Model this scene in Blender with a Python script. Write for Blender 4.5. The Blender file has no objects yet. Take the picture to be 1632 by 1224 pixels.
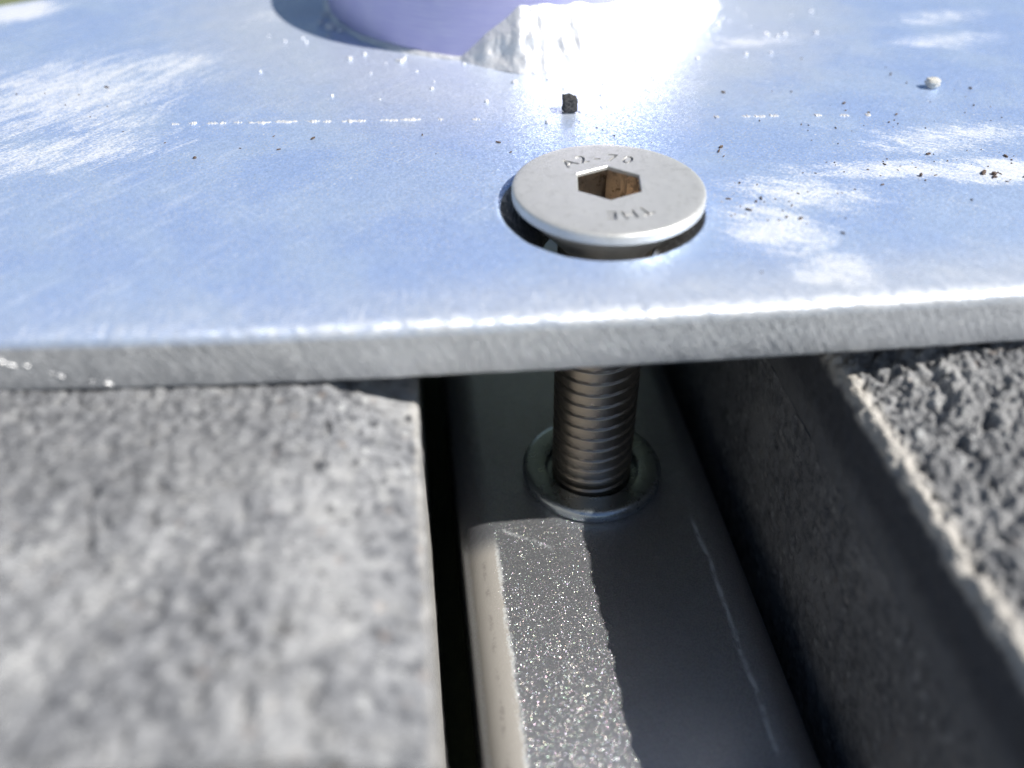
import bpy, bmesh, math, random
import numpy as np
from mathutils import Matrix, Vector

S = 0.001                      # everything below is written in millimetres
sc = bpy.context.scene
COL = sc.collection

# ------------------------------------------------------------------ camera
cd = bpy.data.cameras.new("camera")
cam = bpy.data.objects.new("camera", cd)
COL.objects.link(cam)
cd.sensor_fit = 'HORIZONTAL'
cd.sensor_width = 4.8
cd.lens = 4.8 * 1470 / 1632
cd.clip_start = 0.002
cd.clip_end = 200
cd.dof.use_dof = True
cd.dof.focus_distance = 0.0765
cd.dof.aperture_fstop = 2.2
R = [[0.9930378246, 0.0749357208, -0.0908873842],
     [-0.1177959204, 0.6317197146, -0.7661947033],
     [0.0, 0.7715664845, 0.6361486933]]
CP = (-14.4175, -60.2809, 33.6294)
cam.matrix_world = Matrix([R[i] + [CP[i] * S] for i in range(3)] + [[0, 0, 0, 1]])
sc.camera = cam

# ------------------------------------------------------------------ light
SUNV = Vector((0.79, -0.383, 1.0)).normalized()
elev = math.asin(SUNV.z)
az = math.atan2(SUNV.x, SUNV.y)
w = bpy.data.worlds.new("World")
sc.world = w
w.use_nodes = True
nt = w.node_tree
for n in list(nt.nodes):
    nt.nodes.remove(n)
sky = nt.nodes.new("ShaderNodeTexSky")
sky.sky_type = 'NISHITA'
sky.sun_disc = False
sky.sun_elevation = elev
sky.sun_rotation = az
sky.air_density = 1.0
sky.dust_density = 0.3
sky.ozone_density = 1.6
bg = nt.nodes.new("ShaderNodeBackground")
bg.inputs[1].default_value = 0.052
wo = nt.nodes.new("ShaderNodeOutputWorld")
nt.links.new(sky.outputs[0], bg.inputs[0])
nt.links.new(bg.outputs[0], wo.inputs[0])

sl = bpy.data.lights.new("sun", 'SUN')
sl.energy = 5.0
sl.angle = math.radians(0.5)
sl.color = (1.0, 0.96, 0.9)
sun = bpy.data.objects.new("sun", sl)
COL.objects.link(sun)
sun.rotation_euler = SUNV.to_track_quat('Z', 'Y').to_euler()
sun.location = SUNV * 2

sc.view_settings.view_transform = 'Standard'
sc.view_settings.look = 'None'
sc.view_settings.exposure = 0.4
sc.view_settings.gamma = 1.0
sc.cycles.use_denoising = True
sc.cycles.denoising_prefilter = 'FAST'

# ------------------------------------------------------------------ noise in numpy
def _hash(ix, iy, iz, seed):
    h = (ix.astype(np.int64) * 374761393 + iy.astype(np.int64) * 668265263
         + iz.astype(np.int64) * 2147483647 + seed * 974634777) & 0xffffffff
    h = ((h ^ (h >> 13)) * 1274126177) & 0xffffffff
    h = ((h ^ (h >> 16)) * 2246822519) & 0xffffffff
    return ((h ^ (h >> 15)) & 0xffffff) / float(0xffffff)

def vnoise(p, scale, seed=0):
    """value noise of points p (n,3), in -1..1"""
    q = np.asarray(p, float) * scale
    i = np.floor(q).astype(np.int64)
    f = q - i
    f = f * f * (3 - 2 * f)
    out = 0
    for dx in (0, 1):
        for dy in (0, 1):
            for dz in (0, 1):
                wgt = ((f[:, 0] if dx else 1 - f[:, 0]) * (f[:, 1] if dy else 1 - f[:, 1])
                       * (f[:, 2] if dz else 1 - f[:, 2]))
                out = out + wgt * _hash(i[:, 0] + dx, i[:, 1] + dy, i[:, 2] + dz, seed)
    return out * 2 - 1

def fbm(p, scale, octv=4, seed=0, gain=0.5):
    a, t, s = 1.0, 0.0, 0.0
    for k in range(octv):
        s = s + a * vnoise(p, scale * 2.03 ** k, seed + k * 17)
        t += a
        a *= gain
    return s / t

def grains(p, scale, seed=0):
    """rounded bumps of random size: 0..1"""
    q = np.asarray(p, float) * scale
    i = np.floor(q).astype(np.int64)
    best = np.zeros(len(q))
    for dx in (-1, 0, 1):
        for dy in (-1, 0, 1):
            for dz in (-1, 0, 1):
                c = i + np.array([dx, dy, dz])
                hx = _hash(c[:, 0], c[:, 1], c[:, 2], seed)
                hy = _hash(c[:, 0], c[:, 1], c[:, 2], seed + 5)
                hz = _hash(c[:, 0], c[:, 1], c[:, 2], seed + 9)
                hr = _hash(c[:, 0], c[:, 1], c[:, 2], seed + 13)
                d = np.sqrt((q[:, 0] - c[:, 0] - hx) ** 2 + (q[:, 1] - c[:, 1] - hy) ** 2 + (q[:, 2] - c[:, 2] - hz) ** 2)
                r = 0.35 + 0.55 * hr
                b = np.sqrt(np.clip(1 - (d / r) ** 2, 0, 1)) * (0.4 + 0.6 * hr)
                best = np.maximum(best, b)
    return best

# ------------------------------------------------------------------ object helpers
def tag(o, label=None, cat=None, group=None, kind=None):
    if label: o['label'] = label
    if cat: o['category'] = cat
    if group: o['group'] = group
    if kind: o['kind'] = kind
    return o

def thing(name, label, cat, loc=(0, 0, 0), group=None):
    o = bpy.data.objects.new(name, None)
    COL.objects.link(o)
    o.empty_display_size = 0.004
    o.location = Vector(loc) * S
    return tag(o, label, cat, group)

def link(name, me, mat, parent=None, smooth=True, angle=None):
    """a mesh object; vertices are already in metres and in world place"""
    o = bpy.data.objects.new(name, me)
    COL.objects.link(o)
    if mat: me.materials.append(mat)
    if smooth:
        me.polygons.foreach_set('use_smooth', [True] * len(me.polygons))
        if angle is not None:
            me.set_sharp_from_angle(angle=math.radians(angle))
    if parent:
        o.parent = parent
        o.matrix_parent_inverse = Matrix.Translation(-parent.location)
    return o

def mesh_np(name, V, F):
    me = bpy.data.meshes.new(name)
    me.from_pydata((np.asarray(V, float) * S).tolist(), [], [list(map(int, f)) for f in F])
    me.update()
    return me

def fix_normals(me):
    bm = bmesh.new(); bm.from_mesh(me)
    bmesh.ops.recalc_face_normals(bm, faces=bm.faces)
    bm.to_mesh(me); bm.free()

def grid_faces(nu, nv, off=0, wrap_u=False, wrap_v=False):
    u = np.arange(nu if wrap_u else nu - 1)
    v = np.arange(nv if wrap_v else nv - 1)
    U, Vv = np.meshgrid(u, v, indexing='ij')
    U1, V1 = (U + 1) % nu, (Vv + 1) % nv
    a = U * nv + Vv; b = U1 * nv + Vv; c = U1 * nv + V1; d = U * nv + V1
    return (np.stack([a, b, c, d], -1).reshape(-1, 4) + off)

def loops_mesh(name, loops, closed=True, cap_first=False, cap_last=False):
    """loops: list of (n,3) rings joined one to the next"""
    n = len(loops[0])
    V = np.concatenate(loops)
    F = grid_faces(len(loops), n, wrap_v=closed).tolist()
    if cap_first: F.append(list(range(n))[::-1])
    if cap_last: F.append([(len(loops) - 1) * n + k for k in range(n)])
    return mesh_np(name, V, F)

def ring(r, z, c=(0, 0), n=96, ph=0.0):
    t = np.arange(n) / n * 2 * np.pi + ph
    return np.stack([c[0] + r * np.cos(t), c[1] + r * np.sin(t), np.full(n, z)], 1)

# ------------------------------------------------------------------ material helper
class M:
    def __init__(s, name):
        s.m = bpy.data.materials.new(name); s.m.use_nodes = True
        s.t = s.m.node_tree
        for n in list(s.t.nodes): s.t.nodes.remove(n)
        s.out = s.n("ShaderNodeOutputMaterial")
        s.b = s.n("ShaderNodeBsdfPrincipled")
        s.l(s.b.outputs[0], s.out.inputs[0])
        tc = s.n("ShaderNodeTexCoord")
        mp = s.n("ShaderNodeVectorMath"); mp.operation = 'SCALE'; mp.inputs['Scale'].default_value = 1000.0
        s.l(tc.outputs['Object'], mp.inputs[0])
        s.mm = mp.outputs[0]
        sp = s.n("ShaderNodeSeparateXYZ"); s.l(s.mm, sp.inputs[0])
        s.x, s.y, s.z = sp.outputs
    def n(s, t): return s.t.nodes.new(t)
    def l(s, a, b):
        if hasattr(a, 'is_linked') or hasattr(a, 'links'): s.t.links.new(a, b)
        else: b.default_value = a
    def set(s, **k):
        for key, v in k.items():
            s.l(v, s.b.inputs[key.replace('_', ' ')])
        return s
    def noise(s, scale, detail=3, rough=0.55, vec=None, dist=0.0):
        n = s.n("ShaderNodeTexNoise"); n.inputs['Scale'].default_value = scale
        n.inputs['Detail'].default_value = detail; n.inputs['Roughness'].default_value = rough
        n.inputs['Distortion'].default_value = dist
        s.l(vec or s.mm, n.inputs['Vector'])
        return n.outputs['Fac']
    def vor(s, scale, out='Distance', vec=None, feature='F1', rnd=1.0):
        n = s.n("ShaderNodeTexVoronoi"); n.feature = feature
        n.inputs['Scale'].default_value = scale; n.inputs['Randomness'].default_value = rnd
        s.l(vec or s.mm, n.inputs['Vector'])
        return n.outputs[out]
    def math(s, op, a, b=0.0, c=0.0, clamp=False):
        n = s.n("ShaderNodeMath"); n.operation = op; n.use_clamp = clamp
        s.l(a, n.inputs[0]); s.l(b, n.inputs[1]); s.l(c, n.inputs[2])
        return n.outputs[0]
    def ramp(s, v, lo, hi, a=0.0, b=1.0):
        n = s.n("ShaderNodeMapRange"); n.clamp = True; n.interpolation_type = 'SMOOTHSTEP'
        s.l(v, n.inputs[0])
        for k, q in zip((1, 2, 3, 4), (lo, hi, a, b)): n.inputs[k].default_value = q
        return n.outputs[0]
    def mix(s, f, a, b):
        n = s.n("ShaderNodeMix"); n.data_type = 'RGBA'
        s.l(f, n.inputs[0])
        for v, i in ((a, 6), (b, 7)):
            if isinstance(v, tuple): n.inputs[i].default_value = tuple(v[:3]) + (1,)
            else: s.l(v, n.inputs[i])
        return n.outputs[2]
    def mixf(s, f, a, b):
        n = s.n("ShaderNodeMix"); n.data_type = 'FLOAT'
        s.l(f, n.inputs[0]); s.l(a, n.inputs[2]); s.l(b, n.inputs[3])
        return n.outputs[0]
    def stretch(s, sx, sy, sz, rot=0.0):
        n = s.n("ShaderNodeMapping"); n.vector_type = 'TEXTURE'
        n.inputs['Rotation'].default_value = (0, 0, rot)
        n.inputs['Scale'].default_value = (1 / sx, 1 / sy, 1 / sz)
        s.l(s.mm, n.inputs['Vector'])
        return n.outputs[0]
    def bump(s, h, dist_mm, strength=1.0, normal=None):
        n = s.n("ShaderNodeBump"); n.inputs['Strength'].default_value = strength
        n.inputs['Distance'].default_value = dist_mm * S
        s.l(h, n.inputs['Height'])
        if normal is not None: s.l(normal, n.inputs['Normal'])
        return n.outputs[0]
    def flakes(s, scale, amount, normal=None, mask=None):
        """normals tilted at random from cell to cell: the glint of grainy metal"""
        c = s.vor(scale, 'Color')
        a = s.n("ShaderNodeVectorMath"); a.operation = 'SUBTRACT'
        s.l(c, a.inputs[0]); a.inputs[1].default_value = (0.5, 0.5, 0.5)
        b = s.n("ShaderNodeVectorMath"); b.operation = 'SCALE'
        s.l(a.outputs[0], b.inputs[0]); s.l(amount, b.inputs['Scale'])
        g = normal
        if g is None:
            g = s.n("ShaderNodeNewGeometry").outputs['Normal']
        d = s.n("ShaderNodeVectorMath"); d.operation = 'ADD'
        s.l(g, d.inputs[0]); s.l(b.outputs[0], d.inputs[1])
        e = s.n("ShaderNodeVectorMath"); e.operation = 'NORMALIZE'
        s.l(d.outputs[0], e.inputs[0])
        return e.outputs[0]
    def blob(s, cx, cy, rx, ry, rot=0.0):
        """1 at (cx,cy), falling to 0 on an ellipse"""
        c_, s_ = math.cos(rot), math.sin(rot)
        dx = s.math('SUBTRACT', s.x, cx); dy = s.math('SUBTRACT', s.y, cy)
        u = s.math('ADD', s.math('MULTIPLY', dx, c_ / rx), s.math('MULTIPLY', dy, s_ / rx))
        v = s.math('ADD', s.math('MULTIPLY', dx, -s_ / ry), s.math('MULTIPLY', dy, c_ / ry))
        d = s.math('ADD', s.math('MULTIPLY', u, u), s.math('MULTIPLY', v, v))
        return s.math('SUBTRACT', 1.0, d, clamp=True)

# ------------------------------------------------------------------ materials
def mat_plate():
    m = M("bare_metal_plate")
    # scuffs and pale oxide, each with its own place and shape
    right = m.ramp(m.x, -4.0, 4.0)
    wid = m.mixf(right, m.noise(0.55, 6, 0.70, vec=m.stretch(0.38, 1.6, 1, 0.85), dist=0.5), m.noise(0.55, 6, 0.70, vec=m.stretch(0.5, 1.3, 1, -0.45), dist=0.7))
    fine = m.mixf(right, m.noise(2.6, 5, 0.75, vec=m.stretch(0.35, 1.5, 1, 0.8)), m.noise(2.6, 5, 0.75, vec=m.stretch(0.5, 1.3, 1, -0.6)))
    n = m.math('ADD', m.math('MULTIPLY', wid, 0.62), m.math('MULTIPLY', fine, 0.38))
    bl = None
    for (cx, cy, rx, ry, rot, k) in ((-46, 27, 16, 13, 0.3, 0.25), (-38, 33, 8, 5, 0.2, 0.22), (-44, 14, 14, 5, 0.2, 0.24), (-40, 20, 8, 2.5, 0.15, 0.2),
                                  (-57, 52, 6, 5, 0.5, 0.4), (11.5, -4.5, 5.0, 6.0, 0.5, 0.27), (15, 0.5, 8, 4, -.2, 0.24),
                                  (24, 3.4, 11, 2.2, -.08, 0.29), (32, 2.2, 7, 3.0, -.05, 0.33), (31, 8.5, 12, 3.5, 0.1, 0.22),
                                  (13.5, -10.5, 4, 3.5, 0.7, 0.26), (42, 31, 9, 3, 0.1, 0.22), (45, 38, 9, 3, 0.2, 0.2), (21, 33, 10, 3, 0.05, 0.18),
                                  (-25, 48, 10, 3, .2, .16)):
        b = m.math('MULTIPLY', m.blob(cx, cy, rx, ry, rot), k)
        bl = b if bl is None else m.math('MAXIMUM', bl, b)
    lace = m.math('MULTIPLY', m.math('SUBTRACT', m.noise(5.0, 5, 0.75, vec=m.stretch(0.7, 1.3, 1, .2)), 0.5), 0.8)
    pale = m.math('MULTIPLY', m.ramp(m.math('ADD', lace, m.math('ADD', n, bl)), 0.57, 0.82), 0.85)
    # deburring scratches towards the front edge
    edge = m.math('ADD', m.ramp(m.math('ADD', m.y, m.math('MULTIPLY', m.x, 0.03)), -13.4, -7.5, 1.0, 0.0), m.ramp(m.z, -0.9, -0.4, 1.0, 0.0))
    sc1 = m.mixf(right, m.noise(1.0, 3, 0.6, vec=m.stretch(6.0, 0.45, 3.0, -0.15)), m.noise(1.0, 3, 0.6, vec=m.stretch(6.0, 0.4, 3.0, 0.6)))
    scr = m.math('MULTIPLY', m.ramp(sc1, 0.5, 0.72), m.math('MINIMUM', edge, 1.0))
    # long hair scratches
    s2 = m.noise(1.0, 2, 0.5, vec=m.stretch(0.10, 4.5, 1, 0.75))
    s3 = m.noise(1.0, 2, 0.5, vec=m.stretch(0.13, 5.5, 1, -0.85))
    hair = m.math('MAXIMUM', m.ramp(s2, 0.68, 0.75), m.ramp(s3, 0.70, 0.77))
    arris = m.ramp(m.math('ADD', m.math('ADD', m.y, m.math('MULTIPLY', m.x, 0.015)), m.math('MULTIPLY', m.noise(1.2, 4, 0.7), 1.6)), -12.6, -11.6, 1.0, 0.0)
    arris = m.math('MULTIPLY', arris, m.ramp(m.z, -0.75, -0.5))  # burnished front arris, its sun highlight painted in as white
    white = m.math('MAXIMUM', pale, m.math('MAXIMUM', m.math('MULTIPLY', scr, 0.75), m.math('MULTIPLY', arris, m.math('MULTIPLY', m.ramp(m.x, -34, -18, 0.25, 0.8), m.ramp(m.noise(1.1, 5, 0.75), 0.36, 0.58, 0.1, 1.0)))))
    streak = m.math('MULTIPLY', m.ramp(m.noise(1.0, 5, 0.65, vec=m.stretch(0.13, 0.9, 1, 0.85)), 0.50, 0.72), m.ramp(m.x, -34, -16, 1.0, 0.25))
    white = m.math('MAXIMUM', white, m.math('MULTIPLY', streak, 0.24))
    white = m.math('MAXIMUM', white, m.math('MULTIPLY', hair, 0.35))
    spots = m.ramp(m.vor(0.9), 0.10, 0.05)
    spots2 = m.math('MULTIPLY', spots, m.ramp(m.noise(0.25, 2), 0.48, 0.62))
    white = m.math('MAXIMUM', white, m.math('MULTIPLY', spots2, 0.8))
    dirt = m.math('MULTIPLY', m.ramp(m.noise(5.0, 4, 0.7), 0.70, 0.78), m.ramp(bl, 0.05, 0.2))
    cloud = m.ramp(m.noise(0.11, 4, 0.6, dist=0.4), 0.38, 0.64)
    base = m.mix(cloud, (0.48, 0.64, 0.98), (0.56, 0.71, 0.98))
    sparkle = m.math('MULTIPLY', m.ramp(m.noise(5.0, 2, 0.6), 0.57, 0.64), m.ramp(m.noise(0.16, 3), 0.36, 0.58, 0.35, 1.0))  # sparkle of the metal grain, painted into the colour as pale flecks
    base = m.mix(m.math('MULTIPLY', sparkle, 0.95), base, (0.92, 0.95, 0.97))
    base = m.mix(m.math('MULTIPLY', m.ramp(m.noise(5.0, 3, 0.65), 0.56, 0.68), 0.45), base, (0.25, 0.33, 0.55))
    sawn = m.ramp(m.z, -1.0, -0.55, 1.0, 0.0)
    cx = m.n("ShaderNodeCombineXYZ")
    m.l(m.math('MULTIPLY', m.math('ADD', m.math('MULTIPLY', m.x, 0.85), m.math('MULTIPLY', m.z, 0.5)), 3.4), cx.inputs[0])
    m.l(m.math('MULTIPLY', m.math('SUBTRACT', m.math('MULTIPLY', m.z, 0.85), m.math('MULTIPLY', m.x, 0.5)), 0.35), cx.inputs[1])
    sawl = m.ramp(m.noise(1.0, 4, 0.65, vec=cx.outputs[0]), 0.32, 0.68)
    base = m.mix(sawn, base, m.mix(sawl, (0.34, 0.345, 0.35), (0.70, 0.70, 0.70)))
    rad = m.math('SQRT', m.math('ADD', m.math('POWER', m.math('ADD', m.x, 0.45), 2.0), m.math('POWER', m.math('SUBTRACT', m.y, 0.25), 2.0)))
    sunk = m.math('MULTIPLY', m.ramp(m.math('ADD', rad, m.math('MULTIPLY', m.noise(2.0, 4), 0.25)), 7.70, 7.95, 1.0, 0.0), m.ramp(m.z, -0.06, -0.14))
    base = m.mix(sunk, base, m.mix(m.noise(3.0, 4), (0.10, 0.10, 0.105), (0.34, 0.34, 0.34)))  # countersink colour darkened, as the head shades it
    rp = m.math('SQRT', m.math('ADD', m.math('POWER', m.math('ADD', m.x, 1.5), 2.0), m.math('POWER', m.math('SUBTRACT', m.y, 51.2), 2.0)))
    ground = m.ramp(m.math('ADD', rp, m.math('MULTIPLY', m.noise(0.25, 5, 0.7), 14.0)), 36, 52, 0.55, 0.0)  # glare round the post, painted as a pale patch on the plate
    base = m.mix(ground, base, (0.84, 0.86, 0.88))  # pale colour of the painted glare round the post
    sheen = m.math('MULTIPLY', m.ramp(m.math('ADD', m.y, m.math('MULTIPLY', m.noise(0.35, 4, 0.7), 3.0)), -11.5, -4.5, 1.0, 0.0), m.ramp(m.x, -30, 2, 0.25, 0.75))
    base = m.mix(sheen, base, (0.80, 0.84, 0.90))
    base = m.mix(white, base, (0.78, 0.79, 0.80))
    base = m.mix(dirt, base, (0.14, 0.10, 0.08))
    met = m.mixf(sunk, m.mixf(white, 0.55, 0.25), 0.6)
    rough = m.mixf(white, m.mixf(m.noise(0.35, 4), 0.24, 0.40), 0.62)
    h = m.math('ADD', m.math('MULTIPLY', m.noise(4.0, 5, 0.7), 0.7), m.math('MULTIPLY', m.noise(0.5, 3), 1.4))
    h = m.math('ADD', h, m.math('MULTIPLY', sc1, m.math('MULTIPLY', edge, 0.9)))
    h = m.math('ADD', h, m.math('MULTIPLY', sawl, m.math('MULTIPLY', sawn, 1.2)))
    nb = m.bump(h, 0.035, 0.8)
    nf = m.flakes(6.5, 0.30, nb)
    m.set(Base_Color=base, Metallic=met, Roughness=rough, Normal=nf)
    return m.m

def mat_tube():
    m = M("brushed_metal_tube")
    br = m.noise(1.0, 3, 0.6, vec=m.stretch(0.35, 0.35, 6.0))
    base = m.mix(m.math('MULTIPLY', br, m.noise(0.3, 4)), (0.46, 0.45, 0.74), (0.74, 0.74, 0.88))
    nb = m.bump(m.math('ADD', br, m.math('MULTIPLY', m.noise(2.5, 4), 0.6)), 0.03, 0.7)
    m.set(Base_Color=base, Metallic=0.7, Roughness=m.mixf(br, 0.46, 0.56), Normal=nb)
    return m.m

def mat_weld():
    m = M("weld_metal")
    base = m.mix(m.noise(1.2, 4), (0.80, 0.80, 0.81), (0.90, 0.90, 0.90))
    m.set(Base_Color=base, Metallic=0.4, Roughness=0.42, Normal=m.bump(m.noise(2.0, 4), 0.12))
    return m.m

def mat_bolt(base_a, base_b, rough, grain=0.02, flake=0.06, dark=None, metal=1.0):
    m = M("stainless_steel")
    n = m.noise(0.6, 5, 0.65)
    base = m.mix(n, base_a, base_b)
    if dark:
        base = m.mix(m.ramp(m.noise(1.3, 5, 0.7), 0.5, 0.68), base, dark)
    nb = m.bump(m.noise(5.0, 5, 0.7), grain)
    m.set(Base_Color=base, Metallic=metal, Roughness=m.mixf(m.noise(1.5, 4), rough - .06, rough + .1), Normal=m.flakes(7.0, flake, nb))
    return m.m

def mat_rail():
    m = M("dark_coated_steel")
    # bare zinc where the coating has rubbed off the rounded left corner
    wob = m.math('MULTIPLY', m.math('SUBTRACT', m.noise(0.8, 5, 0.7), 0.5), 0.5)
    fine = m.math('MULTIPLY', m.math('SUBTRACT', m.noise(4.0, 4, 0.7), 0.5), 0.9)
    xw = m.math('ADD', m.x, m.math('ADD', wob, fine))
    top = m.ramp(m.y, -8.6, -5.6, 1.0, 0.0)
    bare = m.math('MULTIPLY', m.math('MULTIPLY', m.ramp(xw, -9.55, -9.35, 1.0, 0.0), m.ramp(xw, -12.15, -11.75)), top)
    rim = m.math('MULTIPLY', m.ramp(m.math('ABSOLUTE', m.math('ADD', xw, 9.5)), 0.08, 0.30, 1.0, 0.0), m.ramp(m.noise(0.9, 4, 0.7), 0.36, 0.55))
    streak = m.math('MULTIPLY', m.ramp(m.math('ABSOLUTE', m.math('ADD', m.x, m.math('ADD', 10.75, m.math('MULTIPLY', wob, 1.0)))), 0.05, 0.3, 1, 0), m.ramp(m.noise(0.7, 5, 0.7), 0.48, 0.62))
    s1 = m.math('ADD', m.x, m.math('MULTIPLY', m.math('SUBTRACT', m.noise(0.22, 3), 0.5), 1.2))
    scr = m.math('MULTIPLY', m.ramp(m.math('ABSOLUTE', m.math('SUBTRACT', s1, 8.35)), 0.03, 0.34, 1.0, 0.0), m.ramp(m.noise(0.8, 5, 0.7), 0.36, 0.58))
    nick = m.math('MULTIPLY', m.ramp(m.noise(2.4, 5, 0.75), 0.66, 0.74), m.ramp(m.noise(0.25, 2), 0.42, 0.6))
    # a short pale scuff across the lit part of the top
    ln = m.math('ADD', m.y, m.math('ADD', m.math('MULTIPLY', m.x, 0.62), m.math('ADD', 11.2, wob)))
    scuff = m.math('MULTIPLY', m.math('MULTIPLY', m.ramp(m.math('ABSOLUTE', ln), 0.05, 0.4, 1, 0), m.ramp(m.noise(3.0, 4, .7), 0.42, 0.6)),
                   m.math('MULTIPLY', m.ramp(m.x, -9, -8.5), m.ramp(m.x, -5.2, -4.2, 1, 0)))
    flk = m.ramp(m.vor(7.5, 'Color'), 0.0, 1.0)
    base = m.mix(m.noise(1.5, 3), (0.26, 0.27, 0.295), (0.33, 0.34, 0.365))
    base = m.mix(bare, base, (0.40, 0.38, 0.35))
    pale = m.math('MAXIMUM', m.math('MAXIMUM', m.math('MULTIPLY', m.math('MULTIPLY', rim, top), 0.6), m.math('MULTIPLY', m.math('MULTIPLY', scr, m.ramp(m.y, -7.5, -5.0, 1.0, 0.0)), 0.95)), m.math('MAXIMUM', m.math('MULTIPLY', nick, 0.6), m.math('MULTIPLY', scuff, 0.7)))
    base = m.mix(pale, base, (0.62, 0.65, 0.66))
    base = m.mix(m.math('MULTIPLY', streak, 0.55), base, (0.22, 0.20, 0.19))
    solid = m.math('MAXIMUM', bare, pale)
    nb = m.bump(m.math('ADD', m.math('MULTIPLY', m.noise(5.0, 4, 0.7), 0.6), m.math('MULTIPLY', m.noise(0.6, 3), 1.2)), 0.022, 0.7)
    m.set(Base_Color=base, Metallic=m.mixf(solid, 0.65, 0.2), Roughness=m.mixf(solid, 0.36, 0.6), Normal=nb)
    m.b.inputs['Coat Weight'].default_value = 0.7
    m.b.inputs['Coat Roughness'].default_value = 0.16
    m.l(nb, m.b.inputs['Coat Normal'])
    # metal flakes in the coating, each with its own tilt and tint
    g = m.n("ShaderNodeBsdfPrincipled")
    hue = m.n("ShaderNodeCombineColor"); hue.mode = 'HSV'
    m.l(m.math('FRACT', m.math('MULTIPLY', m.noise(7.0, 1), 9.0)), hue.inputs[0]); hue.inputs[1].default_value = 0.38; hue.inputs[2].default_value = 0.95
    tint = hue.outputs[0]
    m.l(tint, g.inputs['Base Color']); g.inputs['Metallic'].default_value = 1.0; g.inputs['Roughness'].default_value = 0.28
    m.l(m.flakes(32.0, 0.80), g.inputs['Normal'])
    f = m.math('MULTIPLY', m.ramp(m.noise(9.0, 2), 0.38, 0.6, 0.14, 0.36), m.math('SUBTRACT', 1.0, m.math('MULTIPLY', solid, 0.85)))
    mx = m.n("ShaderNodeMixShader")
    m.l(f, mx.inputs[0]); m.l(m.b.outputs[0], mx.inputs[1]); m.l(g.outputs[0], mx.inputs[2])
    m.l(mx.outputs[0], m.out.inputs[0])
    return m.m

def mat_concrete(name, dark, mid, light, skin_x=None, skin_sign=1, skin_w=1.0, speck=1.0, skin_k=0.9, shaded_face=False, painted_shade=None):
    m = M(name)
    big = m.noise(0.16, 3, 0.6)
    g = m.noise(1.1, 5, 0.65)
    base = m.mix(m.ramp(g, 0.36, 0.62), dark, mid)
    base = m.mix(m.ramp(big, 0.42, 0.66), base, m.mix(0.6, base, light))
    base = m.mix(m.math('MULTIPLY', m.ramp(m.noise(0.55, 5, 0.7), 0.50, 0.68), 0.55 * speck), base, dark)
    base = m.mix(m.math('MULTIPLY', m.ramp(m.noise(0.5, 4, 0.7, vec=m.stretch(1, 1, 1.3, 0.7)), 0.52, 0.70), 0.5 * speck), base, (0.5, 0.5, 0.49))
    cellr = m.n("ShaderNodeSeparateColor"); m.l(m.vor(1.25, 'Color'), cellr.inputs[0])
    near = m.ramp(m.vor(1.25), 0.46, 0.30)
    lightg = m.math('MULTIPLY', m.ramp(cellr.outputs[0], 0.80, 0.86), near)
    darkg = m.math('MULTIPLY', m.ramp(cellr.outputs[1], 0.80, 0.86), near)
    warm = m.math('MULTIPLY', m.ramp(cellr.outputs[2], 0.93, 0.95), near)
    base = m.mix(m.math('MULTIPLY', lightg, 0.6 * speck), base, (0.52, 0.53, 0.53))
    base = m.mix(m.math('MULTIPLY', darkg, 0.75 * speck), base, (0.05, 0.053, 0.06))
    base = m.mix(m.math('MULTIPLY', warm, 0.22 * speck), base, (0.42, 0.29, 0.20))
    base = m.mix(m.math('MULTIPLY', m.ramp(m.noise(4.5, 3, 0.6), 0.60, 0.72), 0.5), base, (0.09, 0.09, 0.10))
    if skin_x is not None:
        e = m.math('ADD', m.x, m.math('MULTIPLY', m.math('SUBTRACT', m.noise(1.3, 5, 0.7), 0.5), 1.6))
        k = m.math('MULTIPLY', m.math('SUBTRACT', e, skin_x), skin_sign)
        skin = m.ramp(k, skin_w * 0.5, skin_w * 1.1, 1.0, 0.0)
        base = m.mix(m.math('MULTIPLY', m.math('MULTIPLY', skin, skin_k), m.ramp(m.z, -8.6, -7.9)), base, (0.60, 0.57, 0.52))
    if painted_shade:
        st = m.math('ADD', m.blob(*painted_shade), m.math('MULTIPLY', m.math('SUBTRACT', m.noise(0.35, 5, 0.7), 0.5), 1.4))
        base = m.mix(m.math('MULTIPLY', m.ramp(st, 0.15, 0.75), 0.5), base, m.mix(g, (0.07, 0.073, 0.08), (0.24, 0.245, 0.255)))  # dark back of the paver: shade put into its colour
    if shaded_face:
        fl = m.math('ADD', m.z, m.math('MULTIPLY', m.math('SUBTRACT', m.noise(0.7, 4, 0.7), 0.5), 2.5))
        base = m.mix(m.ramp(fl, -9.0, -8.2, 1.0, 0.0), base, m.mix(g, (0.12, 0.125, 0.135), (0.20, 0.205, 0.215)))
        base = m.mix(m.math('MULTIPLY', m.ramp(fl, -8.6, -7.8, 1.0, 0.0), m.ramp(fl, -13.6, -11.2, 0.0, 0.85)), base, m.mix(g, (0.03, 0.033, 0.042), (0.10, 0.105, 0.12)))  # coarse face mix, with the side's shade painted in as a dark band
    m.set(Base_Color=base, Roughness=0.9, Normal=m.bump(m.noise(3.0, 6, 0.7), 0.25, 0.8))
    m.b.inputs['Specular IOR Level'].default_value = 0.35
    return m.m

def mat_simple(name, a, b, scale=2.0, rough=0.8, metallic=0.0, bump=0.1):
    m = M(name)
    n = m.noise(scale, 5, 0.65)
    m.set(Base_Color=m.mix(m.ramp(n, .35, .65), a, b), Roughness=rough, Metallic=metallic, Normal=m.bump(n, bump))
    return m.m

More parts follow.
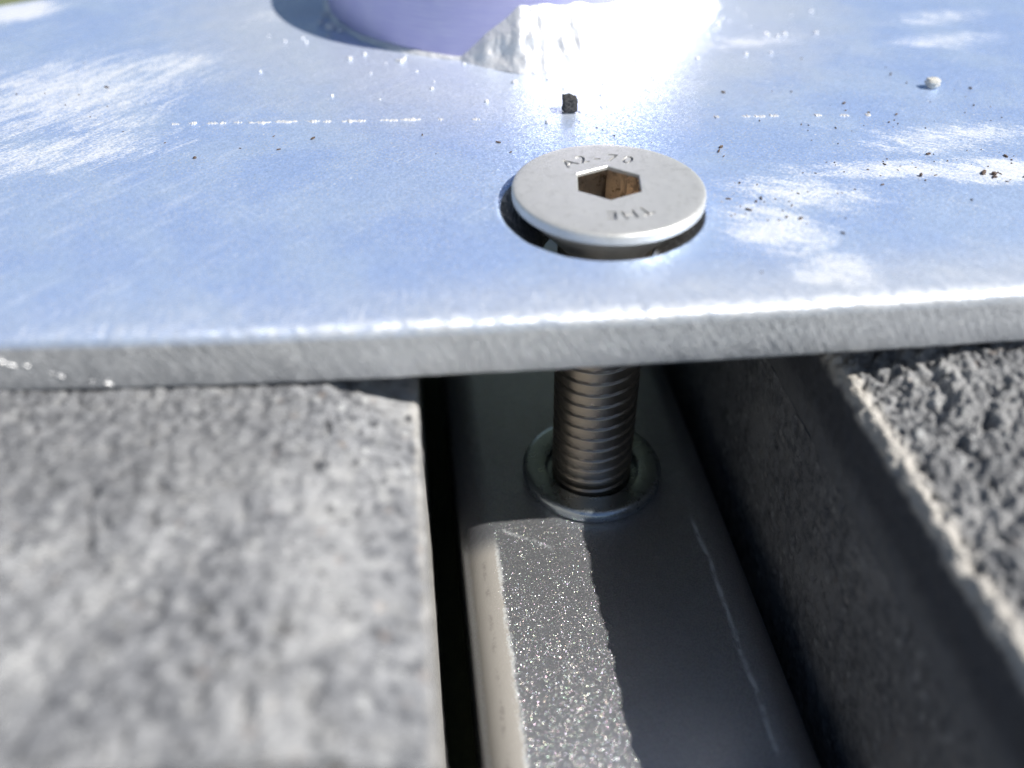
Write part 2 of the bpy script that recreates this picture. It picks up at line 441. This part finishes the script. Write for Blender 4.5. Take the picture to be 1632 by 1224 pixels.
PLATE = mat_plate(); TUBE = mat_tube(); WELD = mat_weld()
HEAD = mat_bolt((0.66, 0.655, 0.63), (0.80, 0.795, 0.765), 0.40, 0.018, 0.10, dark=(0.645, 0.64, 0.612), metal=0.6)
THREAD = mat_bolt((0.34, 0.30, 0.255), (0.50, 0.45, 0.39), 0.34, 0.006, 0.02)
SOCKET = mat_bolt((0.36, 0.30, 0.24), (0.60, 0.52, 0.43), 0.34, 0.02, 0.1, dark=(0.10, 0.075, 0.05))
MARK = mat_bolt((0.36, 0.36, 0.38), (0.52, 0.52, 0.54), 0.45, 0.01, 0.05)
ZINC = mat_bolt((0.44, 0.51, 0.56), (0.62, 0.68, 0.72), 0.27, 0.008, 0.05)
RAIL = mat_rail()

# ------------------------------------------------------------------ ground
def build_ground():
    V = [(-30000, -30000, -54), (30000, -30000, -54), (30000, 30000, -54), (-30000, 30000, -54)]
    m = M("ground_soil")
    base = m.mix(m.noise(0.02, 5, .6), (0.10, 0.13, 0.06), (0.20, 0.22, 0.12))
    m.set(Base_Color=base, Roughness=0.95, Normal=m.bump(m.noise(0.4, 5), 1.0))
    tag(link("ground", mesh_np("ground", V, [(0, 1, 2, 3)]), m.m, smooth=False), kind='structure')
build_ground()

# ------------------------------------------------------------------ pavers
def steps(*segs):
    out = []
    for a, b, n in segs:
        out += list(np.linspace(a, b, n, endpoint=False))
    out.append(segs[-1][1])
    return np.array(out)

def strip(name, prof_pts, v, amp_fn, parent, mat, back=None):
    """a skin swept along y: prof_pts (n,2) in x,z, with noise along its normals"""
    P = np.asarray(prof_pts, float)
    T = np.gradient(P, axis=0); T /= np.linalg.norm(T, axis=1)[:, None]
    N = np.stack([-T[:, 1], T[:, 0]], 1)
    nu, nv = len(P), len(v)
    pos = np.zeros((nu, nv, 3)); nor = np.zeros((nu, nv, 3))
    pos[:, :, 0] = P[:, 0][:, None]; pos[:, :, 2] = P[:, 1][:, None]; pos[:, :, 1] = v[None]
    nor[:, :, 0] = N[:, 0][:, None]; nor[:, :, 2] = N[:, 1][:, None]
    p = pos.reshape(-1, 3)
    d = amp_fn(p).reshape(nu, nv)
    pos = pos + nor * d[:, :, None]
    F = grid_faces(nu, nv).tolist()
    V = pos.reshape(-1, 3).tolist()
    if back is not None:                       # close the block: back wall and floor, and both ends
        k = len(V)
        for (x, z) in back:
            for y in (v[0], v[-1]):
                V.append((x, y, z))
        nb = len(back)
        for i in range(nb - 1):
            F.append([k + 2 * i, k + 2 * i + 1, k + 2 * i + 3, k + 2 * i + 2])
        for side in (0, nv - 1):
            rim = [i * nv + side for i in range(nu)]
            bk = [k + 2 * i + (1 if side else 0) for i in range(nb)]
            F.append(rim + bk)
        F.append([(nu - 1) * nv + j for j in range(nv)] + [k + 1, k])
        F.append([j for j in range(nv)] + [k + 2 * nb - 1, k + 2 * nb - 2])
    me = mesh_np(name, V, F)
    fix_normals(me)
    return link(name, me, mat, parent, smooth=True, angle=70)

def curve_profile(key, n_each):
    """round off a polyline of (x,z) into points; n_each samples per leg"""
    out = []
    for (a, b), n in zip(zip(key[:-1], key[1:]), n_each):
        t = np.linspace(0, 1, n, endpoint=False)[:, None]
        out.append(np.array(a) * (1 - t) + np.array(b) * t)
    out.append(np.array(key[-1])[None])
    return np.concatenate(out)

def smooth_poly(P, it, lo=1):
    P = P.copy()
    for _ in range(it):
        P[lo:-1] = 0.25 * P[:-2][lo - 1:] + 0.5 * P[lo:-1] + 0.25 * P[2:][lo - 1:]
    return P

def left_amp(p):
    g = grains(p, 1.15, 3) * 0.36 + grains(p, 2.6, 8) * 0.20 + fbm(p, 0.35, 3, 4) * 0.25 + fbm(p, 3.5, 2, 9) * 0.08
    pit = np.clip(fbm(p, 0.8, 4, 31) - 0.20, 0, 1) * 1.9
    calm = np.clip((p[:, 0] + 20.5) / 4.0, 0, 1) * 0.72
    burr = np.exp(-((p[:, 0] + 15.4) / 0.35) ** 2) * (0.02 + 0.16 * fbm(p * np.array([0.2, 1, 0.2]), 1.7, 3, 55))
    d = (g - 0.25 - pit) * (1 - calm) + burr
    return np.where(p[:, 2] < -9, d * 0.25, d)

def left_paver():
    root = thing("concrete_paver", "pale grey sunlit concrete paver left of the dark slot, filling the lower left",
                 "paver", (-65, 10, -54), "concrete pavers under the metal plate")
    m1 = mat_concrete("concrete_left", (0.12, 0.126, 0.14), (0.33, 0.337, 0.352), (0.45, 0.455, 0.46), skin_x=-15.2, skin_sign=-1, skin_w=0.5, skin_k=0.35, painted_shade=(-33, -14, 16, 13, 0.2))
    m2 = mat_concrete("concrete_left_core", (0.24, 0.235, 0.22), (0.34, 0.33, 0.31), (0.38, 0.37, 0.35), speck=0.4)
    prof = curve_profile([(-115, -4.4), (-42, -4.4), (-24, -4.4), (-20.5, -5.0), (-16.9, -6.9), (-15.35, -7.45), (-15.2, -7.8), (-15.2, -13)], [6, 110, 25, 34, 16, 8, 14])
    prof[110:] = smooth_poly(prof[110:], 14)
    v = steps((-38.4, -38.2, 2), (-38.2, -9, 196), (-9, 58, 20))
    strip("face_layer", prof, v, left_amp, root, m1, back=[(-15.2, -13.0), (-115, -13.0)])
    prof2 = np.array([(-15.2, z) for z in np.linspace(-13.02, -53.9, 24)])
    strip("core", prof2, steps((-38.4, -9, 80), (-9, 58, 20)), lambda p: fbm(p, 1.2, 3, 77) * 0.05, root, m2, back=[(-115, -53.9), (-115, -13.02)])
left_paver()

def front_paver():
    root = thing("concrete_paver", "grey concrete paver beyond the dark joint at the bottom left edge of the picture",
                 "paver", (-65, -90, -54), "concrete pavers under the metal plate")
    m1 = mat_concrete("concrete_front", (0.20, 0.20, 0.21), (0.33, 0.33, 0.34), (0.44, 0.44, 0.43))
    prof = curve_profile([(-115, -5.2), (-40, -5.2), (-20.5, -5.3), (-16.9, -7.0), (-15.5, -7.7), (-15.2, -8.4), (-15.2, -53.9)], [6, 30, 12, 8, 4, 10])
    strip("face_layer", prof, steps((-135, -60, 20), (-60, -41.2, 40)), lambda p: (grains(p, 0.85, 3) - 0.3) * 0.25, root, m1,
          back=[(-115, -53.9)])
front_paver()

def right_amp(p):
    g = grains(p, 1.7, 13) * 0.38 + grains(p, 3.4, 18) * 0.22 + fbm(p, 0.4, 4, 14) * 0.5 + fbm(p, 1.2, 3, 15) * 0.35 + fbm(p, 3.0, 2, 19) * 0.10
    pit = np.clip(fbm(p, 0.8, 3, 41) - 0.18, 0, 1) * 2.6
    rough = g - 0.5 - pit
    face = (grains(p, 1.0, 23) - 0.4) * 0.14 + fbm(p, 0.45, 3, 24) * 0.16 + fbm(p, 2.5, 3, 29) * 0.06
    k = np.clip((p[:, 0] - 14.6) / 0.9, 0, 1)
    rim = np.exp(-((p[:, 0] - 14.8) / 0.7) ** 2 - ((p[:, 2] + 7.3) / 0.9) ** 2)
    return rough * k * (1 - rim * 0.35) + face * (1 - k) + rim * (0.08 + 0.55 * fbm(p * np.array([.7, 1, .7]), 0.9, 5, 66, 0.7))

def right_paver():
    root = thing("concrete_paver", "dark coarse concrete paver right of the metal rail with a jagged pale sunlit rim",
                 "paver", (64, 5, -54), "concrete pavers under the metal plate")
    m1 = mat_concrete("concrete_right", (0.12, 0.125, 0.135), (0.29, 0.293, 0.30), (0.42, 0.42, 0.42), skin_x=14.4, skin_sign=1, skin_w=1.7, shaded_face=True)
    m1b = mat_concrete("concrete_right_core", (0.11, 0.115, 0.125), (0.21, 0.215, 0.225), (0.29, 0.29, 0.295), speck=0.45)
    prof = curve_profile([(14.45, -14.6), (14.5, -11.5), (14.55, -8.0), (14.95, -7.2), (18.9, -6.15), (25.0, -4.7), (38, -4.4), (113, -4.4)], [26, 34, 12, 44, 60, 70, 8])
    prof[:100] = smooth_poly(prof[:100], 6)
    v = steps((-62, -46, 30), (-46, -8, 260), (-8, 45, 20))
    strip("face_layer", prof, v, right_amp, root, m1, back=[(113, -14.6)])
    prof2 = np.array([(14.45, z) for z in np.linspace(-53.9, -14.62, 140)])
    strip("core", prof2, steps((-62, -46, 20), (-46, 12, 230), (12, 45, 20)),
          lambda p: fbm(p, 0.9, 3, 87) * 0.12 - np.clip(fbm(p, 1.5, 4, 88) - 0.25, 0, 1) * 1.6 + fbm(p, 3.5, 2, 90) * 0.09, root, m1b,
          back=[(113, -14.62), (113, -53.9)])
right_paver()

# ------------------------------------------------------------------ rail
ZR = -28.4
def build_rail():
    pts = []
    x0, x1, z0, z1, r = -12.5, 12.05, -53.9, ZR, 3.1
    for (cx, cz, a0) in ((x1 - r, z1 - r, 0), (x0 + r, z1 - r, 90), (x0 + r, z0 + r, 180), (x1 - r, z0 + r, 270)):
        for k in range(11):
            a = math.radians(a0 + 9 * k)
            pts.append((cx + r * math.cos(a), cz + r * math.sin(a)))
    pts = np.array(pts)
    ys = np.linspace(-130, 150, 60)
    # walls 2 mm thick with open ends
    inner = np.array([((x - (x0 + x1) / 2) * 0.84 + (x0 + x1) / 2, (z - (z0 + z1) / 2) * 0.84 + (z0 + z1) / 2) for x, z in pts])
    loops = [np.stack([pts[:, 0], np.full(len(pts), y), pts[:, 1]], 1) for y in ys]
    loops += [np.stack([inner[:, 0], np.full(len(pts), y), inner[:, 1]], 1) for y in ys[::-1][[0, -1]]]
    loops.append(loops[0])
    me = loops_mesh("support_rail", loops)
    fix_normals(me)
    o = link("support_rail", me, RAIL, smooth=True, angle=40)
    tag(o, "dark grey coated metal box rail running down the slot between two pavers", "rail")
build_rail()

# ------------------------------------------------------------------ rivet nut
NC = (0.30, 0.38)
def build_nut():
    root = thing("rivet_nut", "round zinc plated rivet nut set in the dark rail around the threaded bolt", "rivet nut", (NC[0], NC[1], ZR))
    prof = [(4.2, -28.0), (4.22, -27.3), (4.32, -27.12), (4.45, -27.08), (5.2, -27.07), (5.9, -27.07), (6.12, -27.10), (6.40, -27.32), (6.46, -27.42), (6.46, -28.0), (6.36, -28.25), (6.1, -28.42)]
    link("flange", loops_mesh("flange", [ring(r, z, NC, 128) for r, z in prof]), ZINC, root, angle=60)
    prof = [(3.72, -27.95), (3.72, -40.0), (4.9, -40.0), (4.9, -28.5), (4.18, -28.5), (4.18, -27.95)]
    link("sleeve", loops_mesh("sleeve", [ring(r, z, NC, 96) for r, z in prof + prof[:1]]), ZINC, root, angle=40)
build_nut()

# ------------------------------------------------------------------ plate with post
HX, HY = -0.55, 0.45
HOLE = (-0.45, 0.25)
def build_plate():
    root = thing("metal_base_plate", "scuffed bare metal base plate with a short welded round tube, bolted across both pavers", "base plate", (0, 33, -4.3))
    outline = np.array([(-75, -9.0), (-40.1, -11.8), (-32.5, -12.45), (-25, -12.9), (-17.3, -13.27), (-9.5, -13.55), (-1.6, -13.82), (6.5, -14.02), (14.8, -14.15), (24.7, -14.3), (75, -14.6),
                        (75, 80), (20, 80), (-22, 74.9), (-75, 46.8)], float)
    c = np.array(HOLE)
    N = 420
    # angles: dense where the front edge is in view
    ang = np.linspace(0, 2 * np.pi, N, endpoint=False)
    cor = np.arctan2(outline[:, 1] - c[1], outline[:, 0] - c[0]) % (2 * np.pi)
    for a in cor[[0, 10, 11, 12, 13, 14]]:
        ang[np.argmin(np.abs(ang - a))] = a
    front = np.concatenate([np.arctan2(-13.6 - c[1], xx - c[0]) for xx in [np.linspace(-44, 28, 240)]]) % (2 * np.pi)
    ang = np.unique(np.concatenate([ang, front]))
    N = len(ang)
    dirs = np.stack([np.cos(ang), np.sin(ang)], 1)
    n_o = len(outline)
    def hit(off):
        best = np.full(N, 1e9)
        for i in range(n_o):
            a, b = outline[i] - c, outline[(i + 1) % n_o] - c
            e = b - a; nrm = np.array([e[1], -e[0]]) / np.linalg.norm(e)
            den = dirs @ nrm
            t = np.where(den > 1e-9, (a @ nrm - off) / np.where(den > 1e-9, den, 1), 1e9)
            best = np.minimum(best, t)
        return best
    def outer(off, z):
        t = hit(off)
        p = c + dirs * t[:, None]
        return np.concatenate([p, np.full((N, 1), z)], 1)
    def hole(r, z, wob=0.0):
        rr = np.full(N, r)
        if wob:
            q = np.stack([np.cos(ang) * 3, np.sin(ang) * 3, np.zeros(N)], 1)
            rr = rr + wob * fbm(q, 1.6, 4, 5)
        p = c + dirs * rr[:, None]
        return np.concatenate([p, np.full((N, 1), z)], 1)
    T = 4.25
    loops = [hole(4.4, -T), hole(4.4, -3.35), hole(7.55, -0.16, 0.06), hole(7.72, -0.02, 0.10), hole(7.90, 0.05, 0.08), hole(8.15, 0.015, 0.05), hole(8.6, 0, 0)]
    loops += [outer(4.0, 0), outer(1.2, 0), outer(0.95, -0.01)]
    for k in range(1, 8):
        a = math.pi / 2 * k / 7
        loops.append(outer(0.6 * (1 - math.sin(a)), -0.02 - 0.5 * (1 - math.cos(a))))
    loops += [outer(0.0, -1.2), outer(0.0, -2.4), outer(0.0, -T + 0.35), outer(0.12, -T + 0.08), outer(0.3, -T)]
    # ragged arris on the front edge
    for L in loops[9:]:
        s = (L[:, 1] < -8).astype(float)
        q = np.stack([L[:, 0], L[:, 2] * 0.5, np.zeros(N)], 1)
        L[:, 1] += s * 0.06 * fbm(q, 0.9, 4, 12)
        L[:, 2] += s * 0.09 * fbm(q, 1.5, 5, 15, 0.65) * (L[:, 2] > -1)
    loops.append(loops[0])
    me = loops_mesh("plate", loops)
    fix_normals(me)
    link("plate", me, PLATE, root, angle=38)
    # post
    pc = (-1.5, 51.2)
    prof = [(21.0, 0.01), (21.0, 5), (21.0, 8.4), (20.6, 8.8), (18.5, 8.8), (18.5, 0.01)]
    link("tube_stub", loops_mesh("tube_stub", [ring(r, z, pc, 160) for r, z in prof]), TUBE, root, angle=50)
    # weld bead: lumps all the way round, small and dressed flat on the left
    n = 720
    th = np.linspace(0, 2 * np.pi, n, endpoint=False)
    rows = []
    q = np.stack([np.cos(th) * 21, np.sin(th) * 21, np.zeros(n)], 1)
    lump = grains(q, 0.42, 71)
    rnd = fbm(q, 0.25, 3, 72)
    deg = np.degrees(th)
    big = np.clip((deg - 250) / 16, 0, 1) * (deg < 360) + np.clip((70 - deg) / 20, 0, 1) * (deg < 90)
    wide = 0.45 + 2.6 * big + (0.25 * lump + 0.45 * rnd) * (0.25 + 0.75 * big)
    high = 0.40 + 4.6 * big + (0.25 * lump + 0.7 * rnd) * (0.20 + 0.80 * big)
    for k in range(15):
        t = k / 14
        r = 21.0 - 0.05 + wide * (1 - t)
        z = high * (0.86 * t + 0.14 * math.sin(math.pi * t * 0.5)) + 0.05 * math.sin(math.pi * t)
        p = np.stack([pc[0] + r * np.cos(th), pc[1] + r * np.sin(th), z + 0 * th], 1)
        ripple = grains(p, 0.95, 74) - 0.35
        d = (fbm(p, 0.8, 5, 73, 0.6) * 0.5 + ripple * 0.40) * math.sin(math.pi * min(t + 0.12, 1.0)) * (0.3 + 0.7 * big)
        p[:, 0] += 0.7 * d * np.cos(th); p[:, 1] += 0.7 * d * np.sin(th); p[:, 2] += 0.7 * d
        p[:, 2] = np.maximum(p[:, 2], -0.01)
        rows.append(p)
    link("weld_bead", loops_mesh("weld_bead", rows), WELD, root)
    # weld spatter on the plate round the post
    rng = random.Random(4)
    V, F = [], []
    spots = [(-21.9, 42.2, .6), (-20.9, 41.2, .35), (-23.0, 44, .4), (-22.6, 46.4, .45), (-14.0, 35.2, .28), (-9.5, 32.4, .3), (-7.0, 30.9, .42), (-7.2, 31.0, .8), (-5.6, 30.2, .6), (-4.2, 29.4, .75), (-2.3, 28.9, .65), (-0.6, 28.0, .6)]
    for k in range(70):
        a = math.radians(rng.uniform(200, 345)); rr = 22 + abs(rng.gauss(0, 1)) * 7
        spots.append((pc[0] + rr * math.cos(a), pc[1] + rr * math.sin(a), rng.uniform(.08, .24)))
    bmx = bmesh.new()
    for (x, y, r) in spots:
        mtx = Matrix.Translation(Vector((x, y, r * 0.35)) * S) @ Matrix.Rotation(rng.uniform(0, 6), 4, 'Z') @ Matrix.Diagonal((r * S * rng.uniform(.8, 1.4), r * S, r * S * .8, 1))
        bmesh.ops.create_icosphere(bmx, subdivisions=2, radius=1.0, matrix=mtx)
    me = bpy.data.meshes.new("weld_spatter"); bmx.to_mesh(me); bmx.free()
    tag(link("weld_spatter", me, WELD, root), kind='stuff')
    # small burrs torn up on the sawn front face at the far left
    rng = random.Random(12)
    bmx = bmesh.new()
    for k in range(11):
        t = rng.random()
        x = -41.0 + 6.5 * t; z = -1.7 - 1.9 * t + rng.gauss(0, .18)
        r = rng.uniform(.06, .17)
        y = -11.8 - 0.09 * (x + 40.1)
        mtx = Matrix.Translation(Vector((x, y, z)) * S) @ Matrix.Rotation(0.5, 4, 'Y') @ Matrix.Diagonal((r * S * 1.8, r * S * .5, r * S * .6, 1))
        bmesh.ops.create_icosphere(bmx, subdivisions=1, radius=1.0, matrix=mtx)
    me = bpy.data.meshes.new("edge_burr"); bmx.to_mesh(me); bmx.free()
    tag(link("edge_burr", me, WELD, root, smooth=False), kind='stuff')
    # scribed line: a row of raised bright burrs
    rng = random.Random(9)
    xs = [(-34.5, .5), (-33.2, .4), (-31.6, .8), (-30.2, .5), (-28.9, .4), (-27.0, 1.5), (-25.3, 1.2), (-22.6, .9), (-21.4, .4), (-19.6, 1.0), (-18.6, .5), (-16.0, 1.3), (-14.3, 1.0), (-11.4, .3), (-8.3, .5),
          (12.6, .5), (15.2, .45), (16.7, .7), (18.0, .5), (22.0, .4), (24.2, .8), (26.0, .3)]
    for (x, hl) in xs:
        x += rng.uniform(-.3, .3); hl *= rng.uniform(.55, 1.0)
        y = 16.25 + rng.uniform(-.09, .09) - 0.088 * x - 0.0009 * (x + 5) ** 2 * 0.3
        nn = 14
        rings_ = []
        for i in range(nn):
            t = -1 + 2 * i / (nn - 1)
            wdt = 0.30 * math.sqrt(max(0, 1 - t * t)) * rng.choice((.25, .5, .8, 1.0, 1.3)) + 0.01
            hh = wdt * rng.uniform(.1, .45)
            xx = x + t * hl; yy = y - 0.088 * t * hl + rng.uniform(-.11, .11)
            rings_.append(np.array([(xx, yy - wdt, -0.01), (xx, yy - wdt * .5, hh), (xx, yy + wdt * .5, hh * .8), (xx, yy + wdt, -0.01)]))
        me = loops_mesh("scratch_burr", rings_, closed=False)
        fix_normals(me)
        link("scratch_burr", me, BURR, root)
BURR = mat_simple("burr_metal", (0.60, 0.62, 0.66), (0.80, 0.80, 0.80), 3.0, 0.5, 0.3, 0.1)
build_plate()

# ------------------------------------------------------------------ bolt
ZH = 1.4
def bolt_axis(z):            # the bolt leans very slightly
    t = (ZH - z) / (ZH + 27.0)
    return (0.05 + 0.25 * t, 0.72 - 0.17 * t)

def text_mesh(ch, size, depth):
    c = bpy.data.curves.new("t", 'FONT')
    c.body = ch; c.size = size * S; c.align_x = 'CENTER'; c.align_y = 'CENTER'
    c.extrude = depth * S; c.resolution_u = 3; c.offset = 0.018 * size * S
    o = bpy.data.objects.new("t", c); COL.objects.link(o)
    dg = bpy.context.evaluated_depsgraph_get()
    me = bpy.data.meshes.new_from_object(o.evaluated_get(dg))
    bpy.data.objects.remove(o); bpy.data.curves.remove(c)
    return me

def build_bolt():
    root = thing("countersunk_bolt", "stainless countersunk hex socket bolt standing slightly proud of the plate", "bolt", (0.05, 0.72, -30))
    hc = bolt_axis(ZH)
    hexc = (0.17, 1.22)
    rh, depth = 2.66, 3.0
    ph = math.radians(81.5)
    n = 192
    t = np.arange(n) / n * 2 * np.pi + ph
    def hexr(r):
        a = ((t - ph + math.pi / 6) % (math.pi / 3)) - math.pi / 6
        a = ((t - ph) % (math.pi / 3)) - math.pi / 6
        return r * math.cos(math.pi / 6) / np.cos(a)
    def hexloop(r, z):
        rr = hexr(r)
        return np.stack([hexc[0] + rr * np.cos(t), hexc[1] + rr * np.sin(t), np.full(n, z)], 1)
    def circ(r, z, k=1.0, dome=0.0):
        cx, cy = hc
        return np.stack([cx + r * np.cos(t), cy + r * np.sin(t), np.full(n, z)], 1)
    # outer skin of the head (top, rim, cone), socket mouth left open
    loops = [hexloop(rh, ZH - 0.30), hexloop(rh + 0.03, ZH - 0.06), hexloop(rh + 0.10, ZH)]
    loops += [circ(4.2, ZH), circ(6.6, ZH), circ(6.96, ZH - 0.015), circ(7.08, ZH - 0.04), circ(7.18, ZH - 0.11), circ(7.22, ZH - 0.2), circ(7.22, ZH - 0.82), circ(7.15, ZH - 0.90), circ(7.0, ZH - 0.97), circ(3.75, ZH - 4.4), circ(3.6, ZH - 4.7)]
    loops += [circ(3.0, ZH - 4.7), hexloop(rh + 0.12, ZH - 3.4), hexloop(rh + 0.12, ZH - 0.31)]
    loops.append(loops[0])
    me = loops_mesh("head", loops); fix_normals(me)
    bm = bmesh.new(); bm.from_mesh(me)
    bmesh.ops.remove_doubles(bm, verts=bm.verts, dist=1e-7)
    bm.to_mesh(me); bm.free()
    head = link("head", me, HEAD, root)
    # stamped characters: cut into the head
    marks = []
    def stamp(txt, r, mid, step, size):
        k0 = (len(txt) - 1) / 2
        for k, ch in enumerate(txt):
            a = math.radians(mid - (k - k0) * step)
            m4 = (Matrix.Translation(Vector((hc[0] + r * math.cos(a), hc[1] + r * math.sin(a), ZH)) * S) @ Matrix.Rotation(a - math.pi / 2, 4, 'Z'))
            marks.append((ch, m4, size))
    stamp("A2-70", 4.6, 90, 15.0, 1.75)
    stamp("THE", 4.4, -82, 16.0, 1.65)
    bmc = bmesh.new()
    floors = []
    for ch, m4, size in marks:
        tm = text_mesh(ch, size, 0.16)
        tm.transform(m4)
        bmc.from_mesh(tm)
        fm = text_mesh(ch, size, 0.0)
        fm.transform(Matrix.Translation((0, 0, -0.150 * S)) @ m4)
        floors.append(fm)
    cutme = bpy.data.meshes.new("cut"); 
    bmesh.ops.remove_doubles(bmc, verts=bmc.verts, dist=1e-8)
    bmesh.ops.recalc_face_normals(bmc, faces=bmc.faces)
    bmc.to_mesh(cutme); bmc.free()
    cut = bpy.data.objects.new("cut", cutme); COL.objects.link(cut)
    md = head.modifiers.new("stamp", 'BOOLEAN'); md.object = cut; md.operation = 'DIFFERENCE'; md.solver = 'EXACT'
    dg = bpy.context.evaluated_depsgraph_get()
    nm = bpy.data.meshes.new_from_object(head.evaluated_get(dg))
    head.modifiers.clear()
    if len(nm.polygons) > 500:
        head.data = nm
        nm.name = "head"
    bpy.data.objects.remove(cut)
    hm = head.data
    hm.polygons.foreach_set('use_smooth', [True] * len(hm.polygons))
    hm.set_sharp_from_angle(angle=math.radians(35))
    for fm in floors:
        f = link("stamped_character", fm, MARK, head, smooth=False)
        f.matrix_parent_inverse = Matrix()
    # socket
    loops = [hexloop(rh - 0.001, ZH - 0.28), hexloop(rh - 0.03, ZH - depth)]
    cen = np.array([[hexc[0], hexc[1]]])
    loops.append(np.stack([hexc[0] + 0.9 * np.cos(t), hexc[1] + 0.9 * np.sin(t), np.full(n, ZH - depth - 0.5)], 1))
    for L in loops[:2]:                                  # tool marks down the flats
        q = np.stack([np.cos(t) * 3, np.sin(t) * 3, np.zeros(n)], 1)
        d = 0.035 * fbm(q, 2.2, 3, 91)
        L[:, 0] += d * np.cos(t); L[:, 1] += d * np.sin(t)
    sk = link("socket", loops_mesh("socket", loops, cap_last=True), SOCKET, head, angle=30)
    sk.matrix_parent_inverse = Matrix()
    # thread
    nu, pitch = 72, 1.25
    z0, z1 = -41.0, ZH - 4.6
    nz = int((z1 - z0) / pitch * 20)
    zz = np.linspace(z1, z0, nz)
    th = np.arange(nu) / nu * 2 * np.pi
    Z, TH = np.meshgrid(zz, th, indexing='ij')
    ph_ = (Z / pitch - TH / (2 * np.pi)) % 1.0
    tri = np.abs(ph_ - 0.5) * 2                        # 0 at the root, 1 at the crest
    prof = np.clip((tri - 0.02) / 0.26, 0, 1)
    rad = 3.49 + 0.20 * prof + 0.02 * np.clip((tri - .3) / .7, 0, 1)
    ax = np.array([bolt_axis(z) for z in zz])
    V = np.stack([ax[:, 0][:, None] + rad * np.cos(TH), ax[:, 1][:, None] + rad * np.sin(TH), Z], -1).reshape(-1, 3)
    F = grid_faces(nz, nu, wrap_v=True).tolist()
    F.append(list(range(nu))[::-1]); F.append([(nz - 1) * nu + k for k in range(nu)])
    me = mesh_np("threaded_shank", V, F); fix_normals(me)
    link("threaded_shank", me, THREAD, root, angle=50)
build_bolt()

# ------------------------------------------------------------------ loose bits
def rock(name, loc, size, mat, seed, squash=(1, 1, 1), sub=4, facet=0.35):
    bm = bmesh.new()
    bmesh.ops.create_icosphere(bm, subdivisions=sub, radius=1.0)
    P = np.array([v.co[:] for v in bm.verts])
    box = P / np.maximum(np.abs(P).max(1), 1e-6)[:, None]
    P = P * (1 - facet) + box * facet * 0.9
    P = P * (1 + 0.22 * fbm(P + seed, 0.9, 2, seed) + 0.20 * fbm(P + seed, 3.0, 3, seed + 3))[:, None]
    P = P * np.array(squash) * size * 0.5
    P[:, 2] -= P[:, 2].min()
    P = P + np.array(loc)
    for v, p in zip(bm.verts, P): v.co = p * S
    me = bpy.data.meshes.new(name); bm.to_mesh(me); bm.free()
    return link(name, me, mat)

COAL = mat_simple("black_grit", (0.012, 0.012, 0.013), (0.07, 0.07, 0.07), 5.0, 0.75, 0.0, 0.15)
STONE = mat_simple("pale_stone", (0.45, 0.44, 0.40), (0.70, 0.69, 0.64), 3.0, 0.8, 0.0, 0.15)
tag(rock("rubber_crumb", (0.0, 17.6, 0), 1.35, COAL, 5, (1, 0.9, 1.05), facet=0.8), "small black blocky crumb lying on the plate behind the bolt head", "crumb")
tag(rock("stone_chip", (34.6, 19.0, 0), 1.25, STONE, 21, (1.1, .9, .8)), "tiny pale stone chip lying on the bare plate at the upper right", "stone chip")

def swarf():
    rows = []
    for i in range(12):
        t = i / 11
        x = 1.35 + 0.45 * t + 0.1 * t * t; y = -7.35 + 0.12 * t; z = -0.6 + 1.0 * t
        wd = 0.16 * (1 - 0.75 * t)
        rows.append(np.array([(x - wd, y, z), (x, y - 0.05, z + .02), (x + wd, y, z), (x, y + 0.05, z)]))
    me = loops_mesh("metal_shaving", rows, cap_first=True, cap_last=True); fix_normals(me)
    tag(link("metal_shaving", me, BURR), "thin bright metal shaving standing in the gap under the bolt head", "shaving")
swarf()

def grit():
    rng = random.Random(7)
    bm = bmesh.new()
    spots = []
    for (cx, cy, sx, sy, n) in ((12.5, -1.2, 3.0, 2.2, 24), (13.2, -5, 2.5, 2.0, 9), (24, 3.2, 5, 2.0, 26), (31, 3, 4, 2.2, 34), (26, 11.5, 5, 2.0, 16), (21, 18, 9, 4, 10), (-44, 24, 6, 5, 14), (5, 24, 4, 3, 6), (2, 12, 5, 3, 6), (38, 14, 5, 4, 14), (-2, 8.5, 5, 2.0, 8), (9, 3, 2.0, 4, 10), (-24, 14, 6, 4, 8)):
        for _ in range(n):
            spots.append((rng.gauss(cx, sx), rng.gauss(cy, sy), rng.choice((.05, .06, .07, .08, .1, .15))))
    spots += [(25.4, 2.0, .3), (32.2, 22.5, .2), (31.3, 1.6, .26), (30.6, 1.9, .22), (26.4, 14.2, .16), (-7.0, 12.0, .14)]
    for (x, y, r) in spots:
        if (x + 0.45) ** 2 + (y - .25) ** 2 < 82 or y < -13: continue
        mtx = Matrix.Translation(Vector((x, y, r * 0.4)) * S) @ Matrix.Rotation(rng.uniform(0, 6), 4, 'Z') @ Matrix.Diagonal((r * S * rng.uniform(.5, 2.4), r * S * rng.uniform(.4, 1.0), r * S * rng.uniform(.4, .9), 1))
        bmesh.ops.create_icosphere(bm, subdivisions=1, radius=1.0, matrix=mtx)
    me = bpy.data.meshes.new("grit"); bm.to_mesh(me); bm.free()
    o = link("grit", me, mat_simple("dark_grit", (0.05, 0.035, 0.03), (0.16, 0.11, 0.08), 6.0), smooth=False)
    tag(o, "scattered dark specks of grit on the scuffed plate", "grit", kind='stuff')
grit()
